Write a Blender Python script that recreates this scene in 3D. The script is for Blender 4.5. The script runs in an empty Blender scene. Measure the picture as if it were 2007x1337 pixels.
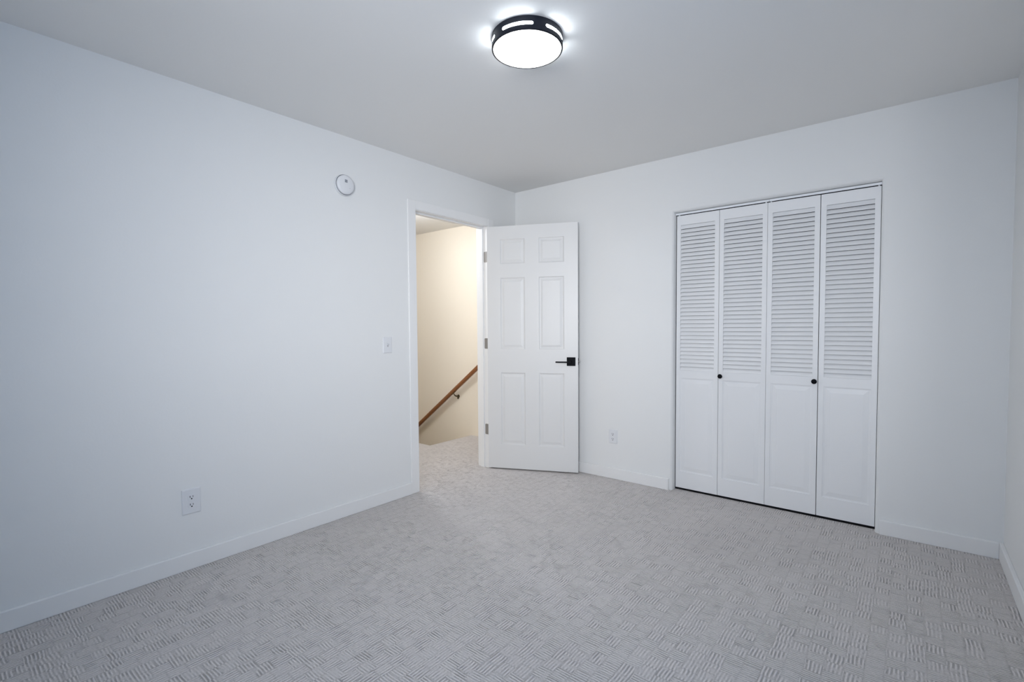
import bpy, bmesh, math
from mathutils import Vector, Matrix
sc = bpy.context.scene
COL = sc.collection
H = 2.411          # ceiling height
W = 3.180          # room width, left wall x = 0, right wall x = W
YB = -3.90         # front wall behind the camera, back wall is y = 0

# ------------------------------------------------------------------ camera
def rot(yaw, pitch, roll):
    cy, sy = math.cos(yaw), math.sin(yaw); cp, sp = math.cos(pitch), math.sin(pitch)
    f = Vector((-sy*cp, cy*cp, sp)); r = Vector((cy, sy, 0)); u = r.cross(f)
    cr, sr = math.cos(roll), math.sin(roll)
    return cr*r + sr*u, -sr*r + cr*u, f
r_, u_, f_ = rot(0.6806317, -0.0380083, -0.0066160)
cd = bpy.data.cameras.new('camera'); cam = bpy.data.objects.new('camera', cd); COL.objects.link(cam)
M = Matrix((r_, u_, -f_)).transposed().to_4x4(); M.translation = Vector((2.7916, -3.4670, 1.19765))
cam.matrix_world = M
cd.sensor_width = 36; cd.sensor_fit = 'HORIZONTAL'; cd.lens = 957.957*36/2007
cd.shift_x = -5.865/2007; cd.shift_y = 10.56/2007
cd.clip_start = 0.02
sc.camera = cam

# ------------------------------------------------------------------ world, lights, exposure
SKY = 1.7; LAMP = 22.0; SLOT = 25.0; HALL = 39.0; DAY = 59.0; DAYC = (1.0, 0.985, 0.975)
w = bpy.data.worlds.new('world'); sc.world = w; w.use_nodes = True
bg = w.node_tree.nodes['Background']; bg.inputs['Color'].default_value = (0.06, 0.42, 1.0, 1); bg.inputs['Strength'].default_value = SKY
WIN = (1.95, 3.10, 0.95, 2.10)      # window in the front wall, behind the viewpoint: x0, x1, z0, z1
FILL_WIN = (-3.45, -2.30, 1.00, 2.05)   # unseen window added in the right wall for blue fill: y0, y1, z0, z1
po = []
for w_, h_, loc, ro in ((WIN[1]-WIN[0], WIN[3]-WIN[2], ((WIN[0]+WIN[1])/2, YB-0.10, (WIN[2]+WIN[3])/2), (math.radians(90), 0, 0)),
                        (FILL_WIN[1]-FILL_WIN[0], FILL_WIN[3]-FILL_WIN[2], (W+0.10, (FILL_WIN[0]+FILL_WIN[1])/2, (FILL_WIN[2]+FILL_WIN[3])/2), (math.radians(90), 0, math.radians(90)))):
    pl = bpy.data.lights.new('window_portal', 'AREA'); pl.shape = 'RECTANGLE'; pl.size = w_; pl.size_y = h_
    pl.cycles.is_portal = True
    po = bpy.data.objects.new('window_portal', pl); COL.objects.link(po); po.location = loc; po.rotation_euler = ro
# added lamp outside the front window, narrow beam aimed at the far corner
dl = bpy.data.lights.new('added_daylight', 'AREA'); dl.shape = 'RECTANGLE'; dl.size = 1.5; dl.size_y = 1.3
dl.energy = DAY; dl.color = DAYC; dl.spread = math.radians(103)
do = bpy.data.objects.new('added_daylight', dl); COL.objects.link(do)
do.location = (2.99, -4.62, 1.60); do.rotation_euler = (math.radians(90), 0, math.radians(36))
hl = bpy.data.lights.new('hall_lamp', 'POINT'); hl.energy = HALL; hl.color = (0.86, 0.91, 1.0); hl.shadow_soft_size = 0.11
ho = bpy.data.objects.new('hall_lamp', hl); COL.objects.link(ho); ho.location = (-0.95, -0.76, 2.16)
vs = sc.view_settings
sc.display_settings.display_device = 'sRGB'
vs.view_transform = 'Standard'; vs.look = 'None'; vs.gamma = 1; vs.use_curve_mapping = False; vs.exposure = 0.0
sc.cycles.use_denoising = True
sc.cycles.max_bounces = 12; sc.cycles.diffuse_bounces = 8; sc.cycles.sample_clamp_indirect = 10

# ------------------------------------------------------------------ materials
class NT:
    def __init__(s, m): s.t = m.node_tree; s.n = s.t.nodes; s.l = s.t.links
    def put(s, sock, v):
        if hasattr(v, 'is_output') or isinstance(v, bpy.types.NodeSocket): s.l.new(v, sock)
        else: sock.default_value = v
    def m(s, op, a, b=0.0, c=0.0):
        n = s.n.new('ShaderNodeMath'); n.operation = op
        for i, v in enumerate((a, b, c)): s.put(n.inputs[i], v)
        return n.outputs[0]
    def noise(s, vec, scale, detail=2.0, rough=0.5):
        n = s.n.new('ShaderNodeTexNoise'); s.l.new(vec, n.inputs['Vector'])
        n.inputs['Scale'].default_value = scale; n.inputs['Detail'].default_value = detail; n.inputs['Roughness'].default_value = rough
        return n
    def mixc(s, f, a, b):
        n = s.n.new('ShaderNodeMix'); n.data_type = 'RGBA'
        s.put(n.inputs[0], f); s.put(n.inputs[6], a); s.put(n.inputs[7], b)
        return n.outputs[2]
    def bump(s, h, strength, dist):
        n = s.n.new('ShaderNodeBump'); n.inputs['Strength'].default_value = strength; n.inputs['Distance'].default_value = dist
        s.l.new(h, n.inputs['Height']); return n.outputs[0]

def mat(name, col, rough=0.5, metal=0.0, spec=0.5, var=0.0, vscale=3.0, bump=0.0, bscale=150.0, bdist=0.001):
    m = bpy.data.materials.new(name); m.use_nodes = True
    t = NT(m); b = t.n['Principled BSDF']
    b.inputs['Base Color'].default_value = (*col, 1); b.inputs['Roughness'].default_value = rough
    b.inputs['Metallic'].default_value = metal; b.inputs['Specular IOR Level'].default_value = spec
    g = t.n.new('ShaderNodeNewGeometry')
    if var:
        nz = t.noise(g.outputs['Position'], vscale, 3.0)
        lo = tuple(c*(1-var) for c in col)
        t.l.new(t.mixc(nz.outputs[0], (*lo, 1), (*[min(1, c*(1+var)) for c in col], 1)), b.inputs['Base Color'])
    if bump:
        nz = t.noise(g.outputs['Position'], bscale, 2.0)
        t.l.new(t.bump(nz.outputs[0], bump, bdist), b.inputs['Normal'])
    return m

WALL = mat('wall_paint', (0.77, 0.775, 0.77), 0.65, spec=0.3, var=0.006, bump=0.12, bscale=90, bdist=0.002)
CEIL = mat('ceiling_paint', (0.80, 0.795, 0.78), 0.8, spec=0.2, var=0.006, bump=0.15, bscale=60, bdist=0.002)
TRIM = mat('trim_enamel', (0.80, 0.80, 0.795), 0.35, var=0.005)
DOOR = mat('door_enamel', (0.71, 0.71, 0.705), 0.38, var=0.005)
CLOS = mat('closet_door_enamel', (0.80, 0.805, 0.81), 0.42, var=0.006)
HALLW = mat('hall_paint', (0.79, 0.72, 0.605), 0.7, spec=0.3, var=0.006, bump=0.12, bscale=90, bdist=0.002)
HALLC = mat('hall_ceiling_paint', (0.75, 0.73, 0.69), 0.8, spec=0.2)
DARK = mat('closet_shade', (0.02, 0.02, 0.023), 0.8)  # shade put into the colour of the closet interior and gap linings
BLACK = mat('black_metal', (0.003, 0.0035, 0.006), 0.6, spec=0.12, var=0.02)
DRUM = mat('lamp_black', (0.004, 0.006, 0.013), 0.45, spec=0.3, var=0.02)
NICK = mat('satin_nickel', (0.30, 0.285, 0.265), 0.55, metal=0.4, var=0.03, vscale=40)
BRONZE = mat('bracket_bronze', (0.10, 0.075, 0.04), 0.4, metal=0.7, var=0.05, vscale=60)
PLAS = mat('white_plastic', (0.72, 0.73, 0.75), 0.3, var=0.004)
PLASG = mat('grey_grille', (0.16, 0.18, 0.22), 0.6, var=0.05, vscale=200)
GROOVE = mat('groove_shade', (0.12, 0.13, 0.16), 0.7, var=0.02)  # shade of the gap between base and cover, put into the colour
SLOTM = mat('socket_hole', (0.02, 0.02, 0.025), 0.6)
MARK = mat('switch_mark', (0.45, 0.45, 0.47), 0.6)
TRACK = mat('track_white', (0.82, 0.84, 0.86), 0.4, var=0.01)

def wood(name):
    m = mat(name, (0.2, 0.08, 0.03), 0.35)
    t = NT(m); b = t.n['Principled BSDF']
    tc = t.n.new('ShaderNodeTexCoord'); mp = t.n.new('ShaderNodeMapping'); mp.inputs['Scale'].default_value = (2, 40, 40)
    t.l.new(tc.outputs['Object'], mp.inputs[0])
    nz = t.noise(mp.outputs[0], 3.0, 6.0, 0.6)
    t.l.new(t.mixc(nz.outputs[0], (0.16, 0.055, 0.016, 1), (0.30, 0.115, 0.038, 1)), b.inputs['Base Color'])
    return m
WOOD = wood('handrail_wood')

def carpet(name, c_lo, c_hi):
    m = bpy.data.materials.new(name); m.use_nodes = True
    t = NT(m); b = t.n['Principled BSDF']
    b.inputs['Roughness'].default_value = 0.95; b.inputs['Specular IOR Level'].default_value = 0.1
    b.inputs['Sheen Weight'].default_value = 0.15; b.inputs['Sheen Roughness'].default_value = 0.5
    g = t.n.new('ShaderNodeNewGeometry'); P = g.outputs['Position']
    s0 = t.n.new('ShaderNodeSeparateXYZ'); t.l.new(P, s0.inputs[0])
    wob = t.noise(P, 11.0, 1.0); sw = t.n.new('ShaderNodeSeparateColor'); t.l.new(wob.outputs['Color'], sw.inputs[0])
    x = t.m('ADD', s0.outputs[0], t.m('MULTIPLY', t.m('SUBTRACT', sw.outputs[0], 0.5), 0.010))
    y = t.m('ADD', s0.outputs[1], t.m('MULTIPLY', t.m('SUBTRACT', sw.outputs[1], 0.5), 0.010))
    def cell(u, p, off=0.0):
        q = t.m('ADD', t.m('DIVIDE', u, p), off)
        return t.m('FLOOR', q), t.m('FRACT', q)
    # woven blocks: rows along y, staggered; in each block the ribs run either along x or along y
    CXs, CYs = 0.056, 0.060
    bi, bf = cell(x, CXs)
    off = t.m('FRACT', t.m('MULTIPLY', bi, 0.437))
    ci, cf = cell(y, CYs, off)
    par = t.m('FRACT', t.m('MULTIPLY', t.m('ADD', bi, ci), 0.5))       # 0 or 0.5
    def rnd(seed):
        cv = t.n.new('ShaderNodeCombineXYZ'); t.put(cv.inputs[0], bi); t.put(cv.inputs[1], ci); t.put(cv.inputs[2], seed)
        wn = t.n.new('ShaderNodeTexWhiteNoise'); wn.noise_dimensions = '3D'; t.l.new(cv.outputs[0], wn.inputs['Vector'])
        return wn.outputs['Value']
    r1, r2, r3 = rnd(0.5), rnd(7.3), rnd(3.9)
    # mostly alternating, with some blocks flipped at random
    alongx = t.m('GREATER_THAN', t.m('ADD', t.m('MULTIPLY', par, 0.9), r1), 0.72)
    def ribs(u, rib, ph):
        return t.m('SINE', t.m('ADD', t.m('MULTIPLY', u, 2*math.pi/rib), t.m('MULTIPLY', r3, ph)))
    sx = ribs(y, 0.0108, 4.0); sy = ribs(x, 0.0122, 4.0)
    mixs = t.m('ADD', t.m('MULTIPLY', alongx, sx), t.m('MULTIPLY', t.m('SUBTRACT', 1.0, alongx), sy))
    mixs = t.m('ADD', t.m('MULTIPLY', mixs, 0.5), 0.5)
    amp = t.m('ADD', t.m('MULTIPLY', r2, 0.8), 0.35)
    drop = t.noise(P, 34.0, 1.0)
    amp = t.m('MULTIPLY', amp, t.m('MAXIMUM', 0.0, t.m('ADD', 0.9, t.m('MULTIPLY', t.m('SUBTRACT', drop.outputs[0], 0.5), 4.5))))
    # ribs sink where the blocks meet
    def edge(fr): return t.m('MINIMUM', 1.0, t.m('MULTIPLY', t.m('MINIMUM', fr, t.m('SUBTRACT', 1.0, fr)), 12.0))
    gap = t.m('MINIMUM', edge(cf), edge(bf))
    h = t.m('MULTIPLY', t.m('ADD', t.m('MULTIPLY', t.m('SUBTRACT', mixs, 0.5), amp), 0.5), t.m('ADD', t.m('MULTIPLY', gap, 0.35), 0.65))
    fine = t.noise(P, 420.0, 2.0, 0.7)
    loop = t.noise(P, 120.0, 3.0, 0.65)
    hh = t.m('ADD', t.m('ADD', h, t.m('MULTIPLY', fine.outputs[0], 0.7)), t.m('MULTIPLY', loop.outputs[0], 0.8))
    patch = t.noise(P, 1.6, 3.0)
    f = t.m('ADD', t.m('MULTIPLY', t.m('SUBTRACT', hh, 1.23), 1.2), 0.5)
    f = t.m('ADD', f, t.m('MULTIPLY', t.m('SUBTRACT', patch.outputs[0], 0.5), 0.25))
    n = t.n.new('ShaderNodeClamp'); t.l.new(f, n.inputs[0])
    t.l.new(t.mixc(n.outputs[0], (*c_lo, 1), (*c_hi, 1)), b.inputs['Base Color'])
    t.l.new(t.bump(hh, 0.9, 0.004), b.inputs['Normal'])
    return m
CARP = carpet('carpet', (0.415, 0.39, 0.375), (0.79, 0.745, 0.725))

def emis(name, col, s):
    m = bpy.data.materials.new(name); m.use_nodes = True; t = NT(m)
    b = t.n['Principled BSDF']; b.inputs['Base Color'].default_value = (0.8, 0.8, 0.8, 1)
    b.inputs['Emission Color'].default_value = (*col, 1); b.inputs['Emission Strength'].default_value = s
    return m
DIFF = emis('lamp_diffuser', (1.0, 0.98, 0.94), LAMP)
SLIT = emis('lamp_side_acrylic', (0.86, 0.93, 1.0), SLOT)

# ------------------------------------------------------------------ mesh helpers
def obj(name, bm, m, parent=None, smooth=False, bevel=0.0, seg=2):
    bmesh.ops.remove_doubles(bm, verts=bm.verts, dist=1e-6)
    bmesh.ops.recalc_face_normals(bm, faces=bm.faces)
    me = bpy.data.meshes.new(name); bm.to_mesh(me); bm.free()
    me.materials.append(m)
    if smooth:
        for p in me.polygons: p.use_smooth = True
        me.set_sharp_from_angle(angle=math.radians(35))
    o = bpy.data.objects.new(name, me); COL.objects.link(o)
    if parent: o.parent = parent
    if bevel:
        b = o.modifiers.new('bevel', 'BEVEL'); b.width = bevel; b.segments = seg; b.limit_method = 'ANGLE'
        b.harden_normals = False
    return o
def box(bm, x0, x1, y0, y1, z0, z1):
    v = [bm.verts.new(p) for p in ((x0,y0,z0),(x1,y0,z0),(x1,y1,z0),(x0,y1,z0),(x0,y0,z1),(x1,y0,z1),(x1,y1,z1),(x0,y1,z1))]
    for f in ((0,3,2,1),(4,5,6,7),(0,1,5,4),(1,2,6,5),(2,3,7,6),(3,0,4,7)): bm.faces.new([v[i] for i in f])
def boxes(*bs):
    bm = bmesh.new()
    for b in bs: box(bm, *b)
    return bm
def lathe(bm, prof, n=64, mtx=Matrix(), cap=True):
    """prof: list of (r, z); revolved about z"""
    rings = []
    for r, z in prof:
        if r < 1e-6: rings.append([bm.verts.new(mtx @ Vector((0, 0, z)))])
        else: rings.append([bm.verts.new(mtx @ Vector((r*math.cos(2*math.pi*k/n), r*math.sin(2*math.pi*k/n), z))) for k in range(n)])
    for a, b in zip(rings, rings[1:]):
        for k in range(n):
            k2 = (k+1) % n
            if len(a) == 1 and len(b) == 1: continue
            if len(a) == 1: bm.faces.new((a[0], b[k], b[k2]))
            elif len(b) == 1: bm.faces.new((a[k], a[k2], b[0]))
            else: bm.faces.new((a[k], a[k2], b[k2], b[k]))
def prism(bm, pts, a, b, axis='y'):
    """extrude a 2-D outline between a and b along an axis"""
    def P(p, t): return {'y': (p[0], t, p[1]), 'x': (t, p[0], p[1]), 'z': (p[0], p[1], t)}[axis]
    A = [bm.verts.new(P(p, a)) for p in pts]; B = [bm.verts.new(P(p, b)) for p in pts]
    bm.faces.new(A); bm.faces.new(B[::-1])
    for i in range(len(pts)):
        j = (i+1) % len(pts); bm.faces.new((A[i], B[i], B[j], A[j]))
def empty(name, loc, rz=0):
    o = bpy.data.objects.new(name, None); COL.objects.link(o); o.location = loc; o.rotation_euler = (0, 0, rz)
    o.empty_display_size = 0.05
    return o
def tag(o, label=None, cat=None, group=None, kind=None):
    if label: o['label'] = label
    if cat: o['category'] = cat
    if group: o['group'] = group
    if kind: o['kind'] = kind
    return o
def struct(name, bm, m, label, cat, **k):
    return tag(obj(name, bm, m, **k), label, cat, kind='structure')

# ------------------------------------------------------------------ room shell
T = 0.115
DY0, DY1, DH = -1.150, -0.388, 2.050          # doorway in the left wall (jamb faces)
RY0, RY1, RH = DY0-0.018, DY1+0.018, DH+0.018  # rough opening
HC = 2.335; HWY = 0.44; HX = -3.0; HY0 = -2.2  # hall ceiling height, stair wall, hall extents
EX, EY = -1.010, -0.165                        # corner of the stairwell edge

bm = bmesh.new()   # bedroom carpet + landing carpet, with the stairwell left open
box(bm, -T, W, YB, 0.11, -0.03, 0.0)
box(bm, HX, -T, HY0, EY, -0.03, 0.0)
box(bm, EX, -T, EY, HWY, -0.03, 0.0)
struct('floor', bm, CARP, 'light grey basket-weave carpet covering the bedroom and the landing', 'floor')
struct('ceiling', boxes((-T, W+T, YB, T, H, H+0.05)), CEIL, 'flat off-white bedroom ceiling', 'ceiling')
bm = boxes((-T, 0, YB, RY0, -0.03, H), (-T, 0, RY1, HWY, -0.03, H), (-T, 0, RY0, RY1, RH, H))
wl = struct('wall_left', bm, WALL, 'plain white wall with the open doorway, smoke detector and outlet', 'wall')
a0, a1, b0, b1 = FILL_WIN
struct('wall_right', boxes((W, W+T, YB, a0, -0.03, H), (W, W+T, a1, 0, -0.03, H), (W, W+T, a0, a1, -0.03, b0), (W, W+T, a0, a1, b1, H)), WALL, 'sliver of white wall at the right edge', 'wall')
x0, x1, z0, z1 = WIN
bm = boxes((-T, x0, YB-T, YB, -0.03, H), (x1, W+T, YB-T, YB, -0.03, H), (x0, x1, YB-T, YB, -0.03, z0), (x0, x1, YB-T, YB, z1, H))
struct('wall_front', bm, WALL, 'white wall with the window behind the viewpoint', 'wall')

# back wall with a bullnosed closet opening
CX0, CX1, CH, R = 1.4542, 2.6505, 2.0185, 0.020
bm = bmesh.new()
def wall_back():
    K = 8
    rows = []
    for k in range(K+2):
        if k <= K:
            a = math.pi/2*k/K; o = R*(1-math.sin(a)); y = R*(1-math.cos(a))
        else: o, y = 0, T
        rows.append([bm.verts.new(p) for p in ((CX0-o, y, -0.03), (CX0-o, y, CH+o), (CX1+o, y, CH+o), (CX1+o, y, -0.03))])
    for a, b in zip(rows, rows[1:]):
        for i in range(3): bm.faces.new((a[i], a[i+1], b[i+1], b[i]))
    fr, bk = rows[0], rows[-1]
    for y, q in ((0, fr), (T, bk)):
        o = [bm.verts.new(p) for p in ((0, y, -0.03), (0, y, H), (W, y, H), (W, y, -0.03))]
        t1, t2 = bm.verts.new((q[1].co.x, y, H)), bm.verts.new((q[2].co.x, y, H))
        s1, s2 = bm.verts.new((0, y, q[1].co.z)), bm.verts.new((W, y, q[1].co.z))
        bm.faces.new((o[0], q[0], q[1], s1)); bm.faces.new((s1, q[1], t1, o[1])); bm.faces.new((q[1], q[2], t2, t1))
        bm.faces.new((q[2], s2, o[2], t2)); bm.faces.new((q[3], o[3], s2, q[2]))
wall_back()
wb = struct('wall_back', bm, WALL, 'white wall holding the louvered closet doors', 'wall', smooth=True)
# closet interior, plus dark linings added in the door gaps for shade
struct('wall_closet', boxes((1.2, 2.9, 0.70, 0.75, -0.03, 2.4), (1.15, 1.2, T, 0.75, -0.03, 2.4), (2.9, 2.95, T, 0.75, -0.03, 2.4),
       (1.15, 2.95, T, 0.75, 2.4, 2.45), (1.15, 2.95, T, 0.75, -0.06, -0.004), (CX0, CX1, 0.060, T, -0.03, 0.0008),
       (CX0, CX0+0.0025, 0.058, T, 0, CH), (CX1-0.0025, CX1, 0.058, T, 0, CH), (CX0, CX1, 0.0745, T, 2.0015, CH)), DARK, 'closet inside and added gap linings, shade put into their dark colour', 'wall')

# baseboards (square top, slightly eased edge)
BH, BT = 0.085, 0.017
struct('baseboard_left', boxes((0, BT, YB, -1.2275, 0, BH)), TRIM, 'white baseboard running along the left wall to the doorway', 'baseboard', bevel=0.0035)
struct('baseboard_left', boxes((0, BT, -0.309, -BT, 0, BH)), TRIM, 'short white baseboard behind the open door', 'baseboard', bevel=0.0035)
struct('baseboard_back', boxes((0, 1.432, -BT, 0, 0, BH)), TRIM, 'white baseboard on the back wall left of the closet', 'baseboard', bevel=0.0035)
struct('baseboard_back', boxes((2.672, W-BT, -BT, 0, 0, BH)), TRIM, 'white baseboard on the back wall right of the closet', 'baseboard', bevel=0.0035)
struct('baseboard_right', boxes((W-BT, W, YB, 0, 0, BH)), TRIM, 'white baseboard on the right wall', 'baseboard', bevel=0.0035)
struct('baseboard_front', boxes((BT, W-BT, YB, YB+BT, 0, BH)), TRIM, 'white baseboard under the window', 'baseboard', bevel=0.0035)
# window behind the viewpoint
yy = YB-T
x0, x1, z0, z1 = WIN
wn = tag(empty('window_1', (0, 0, 0)), 'window in the wall behind the viewpoint', 'window', kind='structure')
obj('window_frame', boxes((x0, x0+0.04, yy+0.02, yy+0.07, z0, z1), (x1-0.04, x1, yy+0.02, yy+0.07, z0, z1), (x0+0.04, x1-0.04, yy+0.02, yy+0.07, z0, z0+0.04),
    (x0+0.04, x1-0.04, yy+0.02, yy+0.07, z1-0.04, z1)), TRIM, wn)
obj('window_sill', boxes((x0-0.04, x1+0.04, YB-0.02, YB+0.03, z0-0.02, z0)), TRIM, wn)
x0, x1, z0, z1 = FILL_WIN; yy = W+T
wn = tag(empty('added_window_2', (0, 0, 0)), 'unseen window added in the right wall for blue fill light', 'window', kind='structure')
obj('window_frame', boxes((yy-0.07, yy-0.02, x0, x0+0.04, z0, z1), (yy-0.07, yy-0.02, x1-0.04, x1, z0, z1), (yy-0.07, yy-0.02, x0+0.04, x1-0.04, z0, z0+0.04),
    (yy-0.07, yy-0.02, x0+0.04, x1-0.04, z1-0.04, z1)), TRIM, wn)
obj('window_sill', boxes((W-0.03, W+0.02, x0-0.04, x1+0.04, z0-0.02, z0)), TRIM, wn)

# doorway: jambs, stops and casing
def part(name, bm, m, parent, **k): return obj(name, bm, m, parent, **k)
fr = tag(empty('trim_1', (0, 0, 0)), 'white painted frame and casing around the open doorway', 'door frame', kind='structure')
part('jamb', boxes((-T-0.002, 0.001, RY0, DY0, 0, RH)), TRIM, fr, bevel=0.001)
part('jamb', boxes((-T-0.002, 0.001, DY1, RY1, 0, RH)), TRIM, fr, bevel=0.001)
part('head_jamb', boxes((-T-0.002, 0.001, DY0, DY1, DH, RH)), TRIM, fr, bevel=0.001)
part('door_stop', boxes((-0.080, -0.042, DY0, DY0+0.011, 0, DH-0.011)), TRIM, fr, bevel=0.0015)
part('door_stop', boxes((-0.080, -0.042, DY1-0.011, DY1, 0, DH-0.011)), TRIM, fr, bevel=0.0015)
part('head_stop', boxes((-0.080, -0.042, DY0, DY1, DH-0.011, DH)), TRIM, fr, bevel=0.0015)
CT = 0.012
part('side_casing', boxes((0.0, CT, -1.2275, -1.156, 0, DH+0.066)), TRIM, fr, bevel=0.0035, seg=3)
part('side_casing', boxes((0.0, CT, -0.382, -0.3105, 0, DH+0.066)), TRIM, fr, bevel=0.0035, seg=3)
part('head_casing', boxes((0.0, CT-0.0015, -1.156, -0.382, DH+0.004, DH+0.066)), TRIM, fr, bevel=0.0015)
part('side_casing', boxes((-T-CT, -T, -1.22, -1.156, 0, DH+0.066)), TRIM, fr, bevel=0.003)
part('side_casing', boxes((-T-CT, -T, -0.382, -0.318, 0, DH+0.066)), TRIM, fr, bevel=0.003)
part('head_casing', boxes((-T-CT, -T, -1.156, -0.382, DH+0.004, DH+0.066)), TRIM, fr, bevel=0.0015)

# ------------------------------------------------------------------ hall beyond the doorway
struct('wall_hall_back', boxes((HX-T, 0, HWY, HWY+T, -2.6, HC+0.3)), HALLW, 'cream hall wall along the stairs with the handrail', 'wall')
struct('wall_hall_left', boxes((HX-T, HX, HY0, HWY, -2.6, HC)), HALLW, 'cream wall at the far end of the hall', 'wall')
struct('wall_hall_front', boxes((HX-T, -T, HY0-T, HY0, -0.03, HC)), HALLW, 'cream wall closing the hall', 'wall')
struct('wall_stairwell', boxes((HX, EX, EY-0.06, EY, -2.6, -0.03), (EX, EX+0.06, EY-0.06, HWY, -2.6, -0.03)), HALLW, 'cream sides of the stairwell below the landing', 'wall')
struct('ceiling_hall', boxes((HX-T, -T, HY0-T, HWY, HC, HC+0.05)), HALLC, 'white hall ceiling', 'ceiling')
struct('floor_lower', boxes((HX-T, EX, EY-0.06, HWY, -2.65, -2.6)), CARP, 'carpet at the foot of the stairs', 'floor')

# handrail: outline of the rail in the plane of the wall, softened
RYC = 0.385
hr = tag(empty('handrail', (-1.36, RYC, 0.39)), 'brown wooden handrail sloping down the cream stair wall, seen through the doorway', 'handrail')
ang = math.atan2(0.7835-0.0417, -0.8589+1.8497)
bm = bmesh.new()
prof = []
hw, hh = 0.021, 0.0205
for k in range(16):
    a = 2*math.pi*k/16; c, s = math.cos(a), math.sin(a)
    prof.append((hw*math.copysign(abs(c)**0.6, c), hh*math.copysign(abs(s)**0.6, s)))
L0, L1 = -0.95, 0.95
prism(bm, prof, L0, L1, 'x')
rail = obj('rail', bm, WOOD, hr, smooth=True)
rail.rotation_euler = (0, -ang, 0); rail.location = (0, 0, -0.001)
# bracket: wall rose, curved arm, saddle
bm = bmesh.new()
def tube(bm, pts, r, n=10):
    rings = []
    for i, p in enumerate(pts):
        p = Vector(p); d = (Vector(pts[min(i+1, len(pts)-1)]) - Vector(pts[max(i-1, 0)])).normalized()
        a = d.cross(Vector((0, 0.3, 1))).normalized(); b = d.cross(a)
        rr = r[i] if isinstance(r, (list, tuple)) else r
        rings.append([bm.verts.new(p + rr*(math.cos(2*math.pi*k/n)*a + math.sin(2*math.pi*k/n)*b)) for k in range(n)])
    for A, B in zip(rings, rings[1:]):
        for k in range(n): bm.faces.new((A[k], A[(k+1) % n], B[(k+1) % n], B[k]))
    bm.faces.new(rings[0]); bm.faces.new(rings[-1][::-1])
bx = 0.135; bz = bx*math.tan(ang)
tube(bm, [(bx, 0.0, bz-0.024), (bx+0.004, 0.0, bz-0.045), (bx+0.012, 0.014, bz-0.062), (bx+0.02, 0.036, bz-0.068), (bx+0.02, HWY-RYC-0.004, bz-0.068)], [0.006, 0.006, 0.008, 0.009, 0.009])
prism(bm, [(bx-0.03, bz-0.052), (bx+0.03, bz-0.052+0.06*math.tan(ang)), (bx+0.03, bz-0.046+0.06*math.tan(ang)), (bx-0.03, bz-0.046)], -0.008, 0.008, 'y')
mt = Matrix.Translation((bx+0.02, HWY-RYC, bz-0.068)) @ Matrix.Rotation(math.radians(90), 4, 'X')
lathe(bm, [(0, 0.006), (0.016, 0.005), (0.019, 0.0), (0.0, 0.0)], 24, mt)
box(bm, bx+0.012, bx+0.028, HWY-RYC-0.014, HWY-RYC-0.002, bz-0.098, bz-0.060)
obj('bracket', bm, BRONZE, hr, smooth=True)

# ------------------------------------------------------------------ open six-panel door
TH = math.radians(25.095)
SW, SH, ST = 0.762, 2.032, 0.035
dr = tag(empty('door_1', (0.012, -0.4007, 0.011), TH), 'white six-panel door with black lever standing open against the back wall', 'door', kind='structure')
def raised(bm, x0, x1, z0, z1, y, sgn, rings):
    """recessed and raised panel: rings of (inset, depth), y is the face, sgn the inward direction"""
    prev = None
    for ins, dep in rings:
        q = [bm.verts.new((px, y+sgn*dep, pz)) for px, pz in ((x0+ins, z0+ins), (x1-ins, z0+ins), (x1-ins, z1-ins), (x0+ins, z1-ins))]
        if prev:
            for i in range(4): bm.faces.new((prev[i], prev[(i+1) % 4], q[(i+1) % 4], q[i]))
        prev = q
    bm.faces.new(prev)
def face_with_holes(bm, X, Z, y, holes, sgn, rings):
    """plane split on a grid X x Z, cells listed in holes get a raised panel"""
    for i in range(len(X)-1):
        for j in range(len(Z)-1):
            if (i, j) in holes: raised(bm, X[i], X[i+1], Z[j], Z[j+1], y, sgn, rings)
            else: bm.faces.new([bm.verts.new((a, y, b)) for a, b in ((X[i], Z[j]), (X[i+1], Z[j]), (X[i+1], Z[j+1]), (X[i], Z[j+1]))])
RINGS = [(0, 0), (0.004, 0.0005), (0.012, 0.0075), (0.018, 0.0080), (0.0195, 0.0080), (0.036, 0.0035), (0.039, 0.0028)]
X = [0, 0.1095, 0.3275, 0.4360, 0.6535, SW]
Z = [0, 0.2000, 0.8145, 1.0040, 1.6080, 1.7160, 1.9280, SH]
HO = {(1, 1), (3, 1), (1, 3), (3, 3), (1, 5), (3, 5)}
bm = bmesh.new()
face_with_holes(bm, X, Z, 0, HO, 1, RINGS)
face_with_holes(bm, X, Z, ST, HO, -1, RINGS)
for i in range(len(X)-1):
    for z in (0, SH): bm.faces.new([bm.verts.new(p) for p in ((X[i], 0, z), (X[i+1], 0, z), (X[i+1], ST, z), (X[i], ST, z))])
for j in range(len(Z)-1):
    for x in (0, SW): bm.faces.new([bm.verts.new(p) for p in ((x, 0, Z[j]), (x, 0, Z[j+1]), (x, ST, Z[j+1]), (x, ST, Z[j]))])
obj('door_slab', bm, DOOR, dr)
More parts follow.
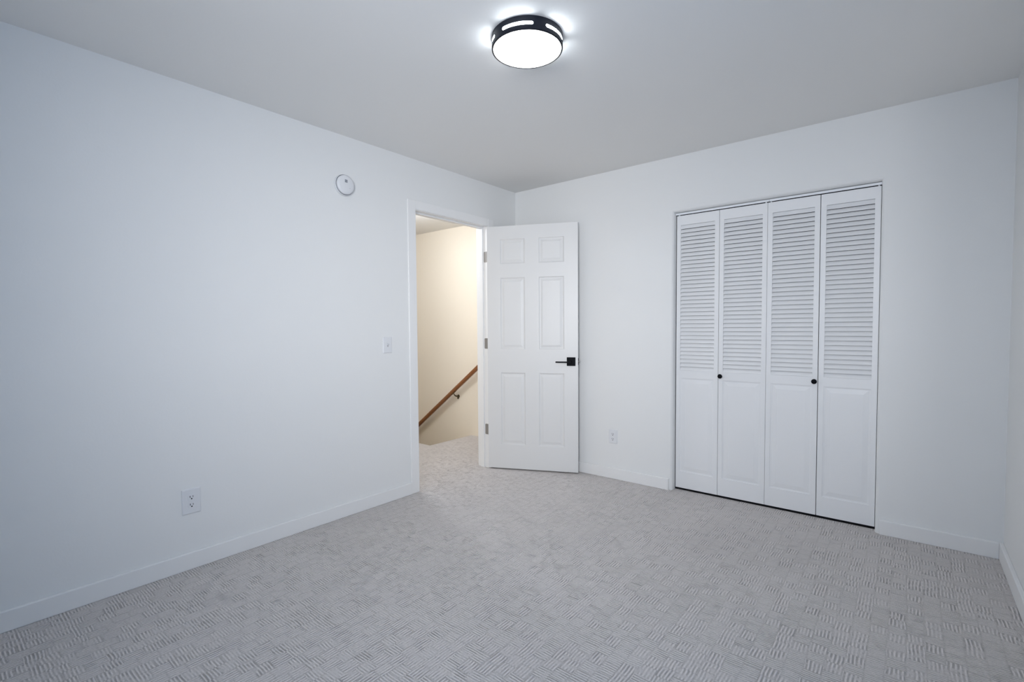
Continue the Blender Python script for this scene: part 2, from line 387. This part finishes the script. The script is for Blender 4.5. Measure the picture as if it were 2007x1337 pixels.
# black square rose and lever, both faces
HZ, HXc = 0.9095, 0.707
for sg, y in ((-1, 0.0), (1, ST)):
    bm = boxes((HXc-0.035, HXc+0.035, min(y, y+sg*0.009), max(y, y+sg*0.009), HZ-0.035, HZ+0.035))
    rose = obj('door_handle', bm, BLACK, dr, bevel=0.002)
    if sg < 0:
        tag(rose, 'black lever handle with square rose')
        bm = bmesh.new()
        mt = Matrix.Translation((HXc-0.004, y, HZ-0.002)) @ Matrix.Rotation(math.radians(90), 4, 'X')
        lathe(bm, [(0, 0.008), (0.011, 0.008), (0.011, 0.048), (0, 0.048)], 24, mt)
        box(bm, HXc-0.121, HXc+0.006, y-0.052, y-0.042, HZ-0.008, HZ+0.003)
        obj('lever', bm, BLACK, rose, bevel=0.001)
bm = boxes((SW-0.002, SW+0.0012, 0.005, 0.030, HZ-0.028, HZ+0.028))
obj('latch_plate', bm, BLACK, dr)
bm = boxes((SW+0.001, SW+0.010, 0.011, 0.024, HZ-0.008, HZ+0.008))
obj('latch_bolt', bm, NICK, dr, bevel=0.002)
# hinges (leaf on the jamb, knuckle at the edge), children of the door
for z in (1.797, 1.066, 0.333):
    bm = bmesh.new()
    Mi = Matrix.Rotation(-TH, 4, 'Z') @ Matrix.Translation((-0.012, 0.4007, 0))
    # leaf lies on the jamb face y = DY1, built in world coordinates and brought into the door's space
    b2 = bmesh.new()
    pts = []
    for k in range(9):
        a = math.pi/2*k/8; pts.append((-0.033+0.008-0.008*math.sin(a), z+0.0445-0.008+0.008*math.cos(a)))
    for k in range(9):
        a = math.pi/2*k/8; pts.append((-0.033+0.008-0.008*math.cos(a), z-0.0445+0.008-0.008*math.sin(a)))
    pts += [(0.004, z-0.0445), (0.004, z+0.0445)]
    prism(b2, pts, DY1-0.0022, DY1+0.0005, 'y')
    for dz in (-0.03, 0.0, 0.03):
        mt = Matrix.Translation((-0.018+(0.006 if dz == 0 else 0), DY1-0.0022, z+dz)) @ Matrix.Rotation(math.radians(90), 4, 'X')
        lathe(b2, [(0, 0.0012), (0.003, 0.001), (0.0042, 0)], 12, mt)
    mt = Matrix.Translation((0.0075, DY1-0.004, 0))
    for k in range(5):
        za = z-0.0445+k*0.0178
        lathe(b2, [(0, za+0.0004), (0.0058, za+0.0004), (0.0058, za+0.0174), (0, za+0.0174)], 16, mt)
    bmesh.ops.transform(b2, matrix=Mi, verts=b2.verts)
    me = bpy.data.meshes.new('tmp'); b2.to_mesh(me); b2.free(); bm.from_mesh(me); bpy.data.meshes.remove(me)
    h = obj('hinge', bm, NICK, dr, smooth=True); h.location = (0, 0, -0.011)
    tag(h, 'brushed metal hinge')

# ------------------------------------------------------------------ bifold closet doors
PY = 0.0535; PT = 0.030
PZ0, PZ1 = 0.016, 1.9965
edges = [(1.4600, 1.7552), (1.7580, 2.0560), (2.0580, 2.3485), (2.3525, 2.6468)]
def closet_panel(w):
    """one louvered panel, local x 0..w, y 0 front .. PT back, z 0..h"""
    h = PZ1-PZ0; s = 0.0285
    zt, zl, zm, zb = 1.9285-PZ0, 0.880-PZ0, 0.8250-PZ0, 0.1370-PZ0   # louver top, louver bottom, panel top, panel bottom
    bm = bmesh.new()
    box(bm, 0, s, 0, PT, 0, h); box(bm, w-s, w, 0, PT, 0, h)
    box(bm, s, w-s, 0, PT, zt, h); box(bm, s, w-s, 0, PT, zm, zl); box(bm, s, w-s, 0, PT, 0, zb)
    raised(bm, s, w-s, zb, zm, 0, 1, [(0, 0), (0.0003, 0.004), (0.003, 0.0045), (0.010, 0.0050), (0.034, 0.0014), (0.0365, 0.0009)])
    raised(bm, s, w-s, zb, zm, PT, -1, [(0, 0), (0.004, 0.007), (0.034, 0.002)])
    n = 37; p = (zt-zl)/n
    for i in range(n):
        z = zl + i*p
        # slat: leading lower edge near the front, upper edge towards the back
        pts = [(0.0020, z+0.0012), (0.0030, z+0.0002), (0.0060, z+0.0012), (0.0200, z+p-0.0018), (0.0185, z+p-0.0004), (0.0160, z+p-0.0006)]
        prism(bm, pts, s-0.001, w-s+0.001, 'x')
    return bm
labels = ['white louvered bifold closet door, left pair of panels', 'white louvered bifold closet door, right pair of panels']
pairs = []
for d in range(2):
    e = tag(empty('door_%d' % (d+2), (edges[2*d][0], PY, PZ0)), labels[d], 'door', kind='structure')
    pairs.append(e)
    for k in range(2):
        a, b = edges[2*d+k]
        p = obj('door_panel', closet_panel(b-a), CLOS, e, bevel=0)
        p.location = (a-edges[2*d][0], 0, 0)
        if (d, k) in ((0, 1), (1, 0)):
            kx = 1.7735-a if d == 0 else 2.3325-a
            bm = bmesh.new()
            mt = Matrix.Translation((kx, 0, 0.8535-PZ0)) @ Matrix.Rotation(math.radians(90), 4, 'X')
            lathe(bm, [(0, -0.001), (0.009, -0.001), (0.007, 0.006), (0.0065, 0.010), (0.0125, 0.015), (0.0155, 0.020), (0.0148, 0.024), (0.0105, 0.0265), (0, 0.0275)], 32, mt)
            tag(obj('knob', bm, BLACK, p, smooth=True), 'small round black knob')
# head track, two lengths with a joint at the middle
tr = tag(empty('trim_2', (0, 0, 0)), 'white metal track above the closet doors', 'door track', kind='structure')
for a, b in ((CX0+0.001, 2.0655), (2.0670, CX1-0.001)):
    part('track', boxes((a, b, 0.047, 0.0495, 2.0015, CH), (a, b, 0.047, 0.074, CH-0.0025, CH)), TRACK, tr)
bm = bmesh.new()
for x in (1.475, 2.635, 2.045, 2.075): box(bm, x-0.004, x+0.004, 0.060, 0.068, 1.990, CH-0.003)
part('pivot_pins', bm, TRACK, tr)

# ------------------------------------------------------------------ ceiling light
LX, LY, LR, LH = 1.5214, -1.8036, 0.1484, 0.0498
cl = tag(empty('ceiling_light', (LX, LY, H)), 'round black flush ceiling light with glowing white diffuser', 'ceiling light')
def drum():
    bm = bmesh.new(); N = 360
    zc, hs = -0.0285, 0.0068; half = 25.6
    cent = [-69+72*k for k in range(5)]
    def slot(a):
        for c in cent:
            d = (a-c+180) % 360-180
            if abs(d) < half:
                arc = math.radians(half-abs(d))*LR       # distance from slot end
                r = hs
                q = hs if arc >= r else math.sqrt(max(0, r*r-(r-arc)**2))
                return zc-q, zc+q
        return zc, zc
    for rad in (LR, LR-0.0015):
        cols = []
        for i in range(N):
            a = 360*i/N; lo, hi = slot(a); c, s = math.cos(math.radians(a)), math.sin(math.radians(a))
            cols.append(([bm.verts.new((rad*c, rad*s, z)) for z in (-LH, -LH+0.004, lo)], [bm.verts.new((rad*c, rad*s, z)) for z in (hi, -0.0, )]))
        for i in range(N):
            A, B = cols[i], cols[(i+1) % N]
            for u in range(2): bm.faces.new((A[0][u], B[0][u], B[0][u+1], A[0][u+1]))
            bm.faces.new((A[1][0], B[1][0], B[1][1], A[1][1]))
    # rolled lip at the bottom
    lathe(bm, [(LR-0.0015, -LH+0.0005), (LR, -LH+0.0005), (LR, -LH-0.0016), (LR-0.0020, -LH-0.003), (LR-0.0068, -LH-0.0030), (LR-0.0068, -LH+0.002), (LR-0.0015, -LH+0.002)], N)
    return bm
dm = obj('drum', drum(), DRUM, cl, smooth=True)
bm = bmesh.new(); lathe(bm, [(LR-0.0030, -0.002), (LR-0.0030, -LH+0.004)], 180)
obj('side_diffuser', bm, SLIT, cl, smooth=True)
bm = bmesh.new(); lathe(bm, [(LR-0.0025, -LH+0.0026), (LR-0.0060, -LH+0.0022), (LR-0.0075, -LH-0.0010), (LR-0.020, -LH-0.0018), (0, -LH-0.0020)], 180)
obj('diffuser', bm, DIFF, cl, smooth=True)

# ------------------------------------------------------------------ smoke detector on the left wall
SX_, SY_, SZ_ = 0.0, -1.7235, 2.1000
sd = tag(empty('smoke_detector', (SX_, SY_, SZ_)), 'round white smoke detector high on the left wall, left of the doorway', 'smoke detector')
mX = Matrix.Rotation(math.radians(90), 4, 'Y')
bm = bmesh.new(); lathe(bm, [(0, 0), (0.0650, 0), (0.0660, 0.002), (0.0660, 0.014), (0.0650, 0.017), (0.0638, 0.0175), (0.0625, 0.0165), (0.0625, 0.012), (0, 0.012)], 72, mX)
obj('base_plate', bm, PLAS, sd, smooth=True)
bm = bmesh.new(); lathe(bm, [(0.058, 0.0125), (0.0624, 0.0125), (0.0624, 0.0150), (0.058, 0.0150)], 72, mX)
obj('groove_ring', bm, GROOVE, sd, smooth=True)
bm = bmesh.new(); lathe(bm, [(0.0580, 0.012), (0.0592, 0.016), (0.0598, 0.0215), (0.0590, 0.027), (0.055, 0.0325), (0.045, 0.0360), (0.022, 0.0375), (0, 0.0378)], 72, mX)
sh = obj('cover', bm, PLAS, sd, smooth=True)
bm = bmesh.new()
for i in range(3):
    for j in range(3): box(bm, 0.0355, 0.0386, -0.0125+i*0.0062, -0.0125+i*0.0062+0.0048, 0.0105+j*0.0062, 0.0105+j*0.0062+0.0048)
obj('sounder_grille', bm, PLASG, sd)
for px, y, z, r in ((0.0340, 0.0115, 0.0335, 0.0028), (0.0290, 0.0030, 0.0475, 0.0020), (0.0355, 0.022, -0.021, 0.0016)):
    bm = bmesh.new(); lathe(bm, [(0, 0.002), (r, 0.0015), (r, -0.002)], 12, Matrix.Translation((px, y, z)) @ mX)
    obj('indicator_dot', bm, PLASG, sd)

# ------------------------------------------------------------------ outlets and the switch
def plate(bm, w, h, t=0.0072):
    """rounded, bevelled plate in the yz plane facing +x"""
    def rr(w, h, r, n=5):
        p = []
        for cx, cy, a0 in ((w/2-r, h/2-r, 0), (-w/2+r, h/2-r, 90), (-w/2+r, -h/2+r, 180), (w/2-r, -h/2+r, 270)):
            for k in range(n+1):
                a = math.radians(a0+90*k/n); p.append((cx+r*math.cos(a), cy+r*math.sin(a)))
        return p
    rings = [[bm.verts.new((x, y, z)) for y, z in rr(w-2*i, h-2*i, max(0.0025-i*0.5, 0.001))] for x, i in ((0, 0), (t*0.55, 0), (t*0.85, 0.0018), (t, 0.0045))]
    for A, B in zip(rings, rings[1:]):
        for k in range(len(A)): bm.faces.new((A[k], A[(k+1) % len(A)], B[(k+1) % len(A)], B[k]))
    bm.faces.new(rings[-1])
def outlet(name, loc, rz, w, h, label):
    e = tag(empty(name, loc, rz), label, 'outlet', group='white wall outlets')
    bm = bmesh.new(); plate(bm, w, h); obj('cover_plate', bm, PLAS, e)
    for sg in (-1, 1):
        zc = sg*0.0195
        bm = bmesh.new()
        pts = []
        for k in range(40):
            a = 2*math.pi*k/40; pts.append((max(-0.0170, min(0.0170, 0.0190*math.cos(a))), zc+max(-0.0135, min(0.0135, 0.0175*math.sin(a)))))
        prism(bm, pts, 0.0065, 0.0084, 'x')
        rc = obj('receptacle', bm, PLAS, e, bevel=0.0005)
        bm = bmesh.new()
        box(bm, 0.0080, 0.0087, -0.0078, -0.0050, zc-0.0010, zc+0.0088)
        box(bm, 0.0080, 0.0087, 0.0050, 0.0074, zc-0.0002, zc+0.0082)
        lathe(bm, [(0, 0.0088), (0.0034, 0.0088), (0.0034, 0.008)], 16, Matrix.Translation((0, 0, zc-0.0065)) @ mX)
        obj('socket_holes', bm, SLOTM, rc)
    bm = bmesh.new(); lathe(bm, [(0, 0.0082), (0.0025, 0.0080), (0.0030, 0.0068)], 16, mX)
    obj('screw', bm, PLAS, e, smooth=True)
    return e
outlet('wall_outlet', (0, -2.6105, 0.3405), 0, 0.0825, 0.1255, 'white double outlet low on the left wall above the baseboard')
outlet('wall_outlet', (0.9785, 0, 0.3330), -math.pi/2, 0.0715, 0.1080, 'white double outlet on the back wall between open door and closet')
sw = tag(empty('light_switch', (0, -1.4135, 1.0850), 0), 'white toggle light switch on the left wall beside the doorway', 'light switch')
bm = bmesh.new(); plate(bm, 0.0710, 0.1085); obj('cover_plate', bm, PLAS, sw)
bm = bmesh.new(); box(bm, 0.0066, 0.0078, -0.0055, 0.0055, -0.0125, 0.0125); obj('toggle_frame', bm, MARK, sw)
bm = bmesh.new(); prism(bm, [(0.006, 0.0055-0.009), (0.0185, 0.0080), (0.0180, 0.0125), (0.006, 0.0095)], -0.0045, 0.0045, 'y'); obj('toggle', bm, PLAS, sw, bevel=0.0008)
for z in (-0.030, 0.030):
    bm = bmesh.new(); lathe(bm, [(0, 0.0082), (0.0025, 0.0080), (0.0030, 0.0068)], 16, Matrix.Translation((0, 0, z)) @ mX); obj('screw', bm, MARK if z > 1 else PLAS, sw, smooth=True)
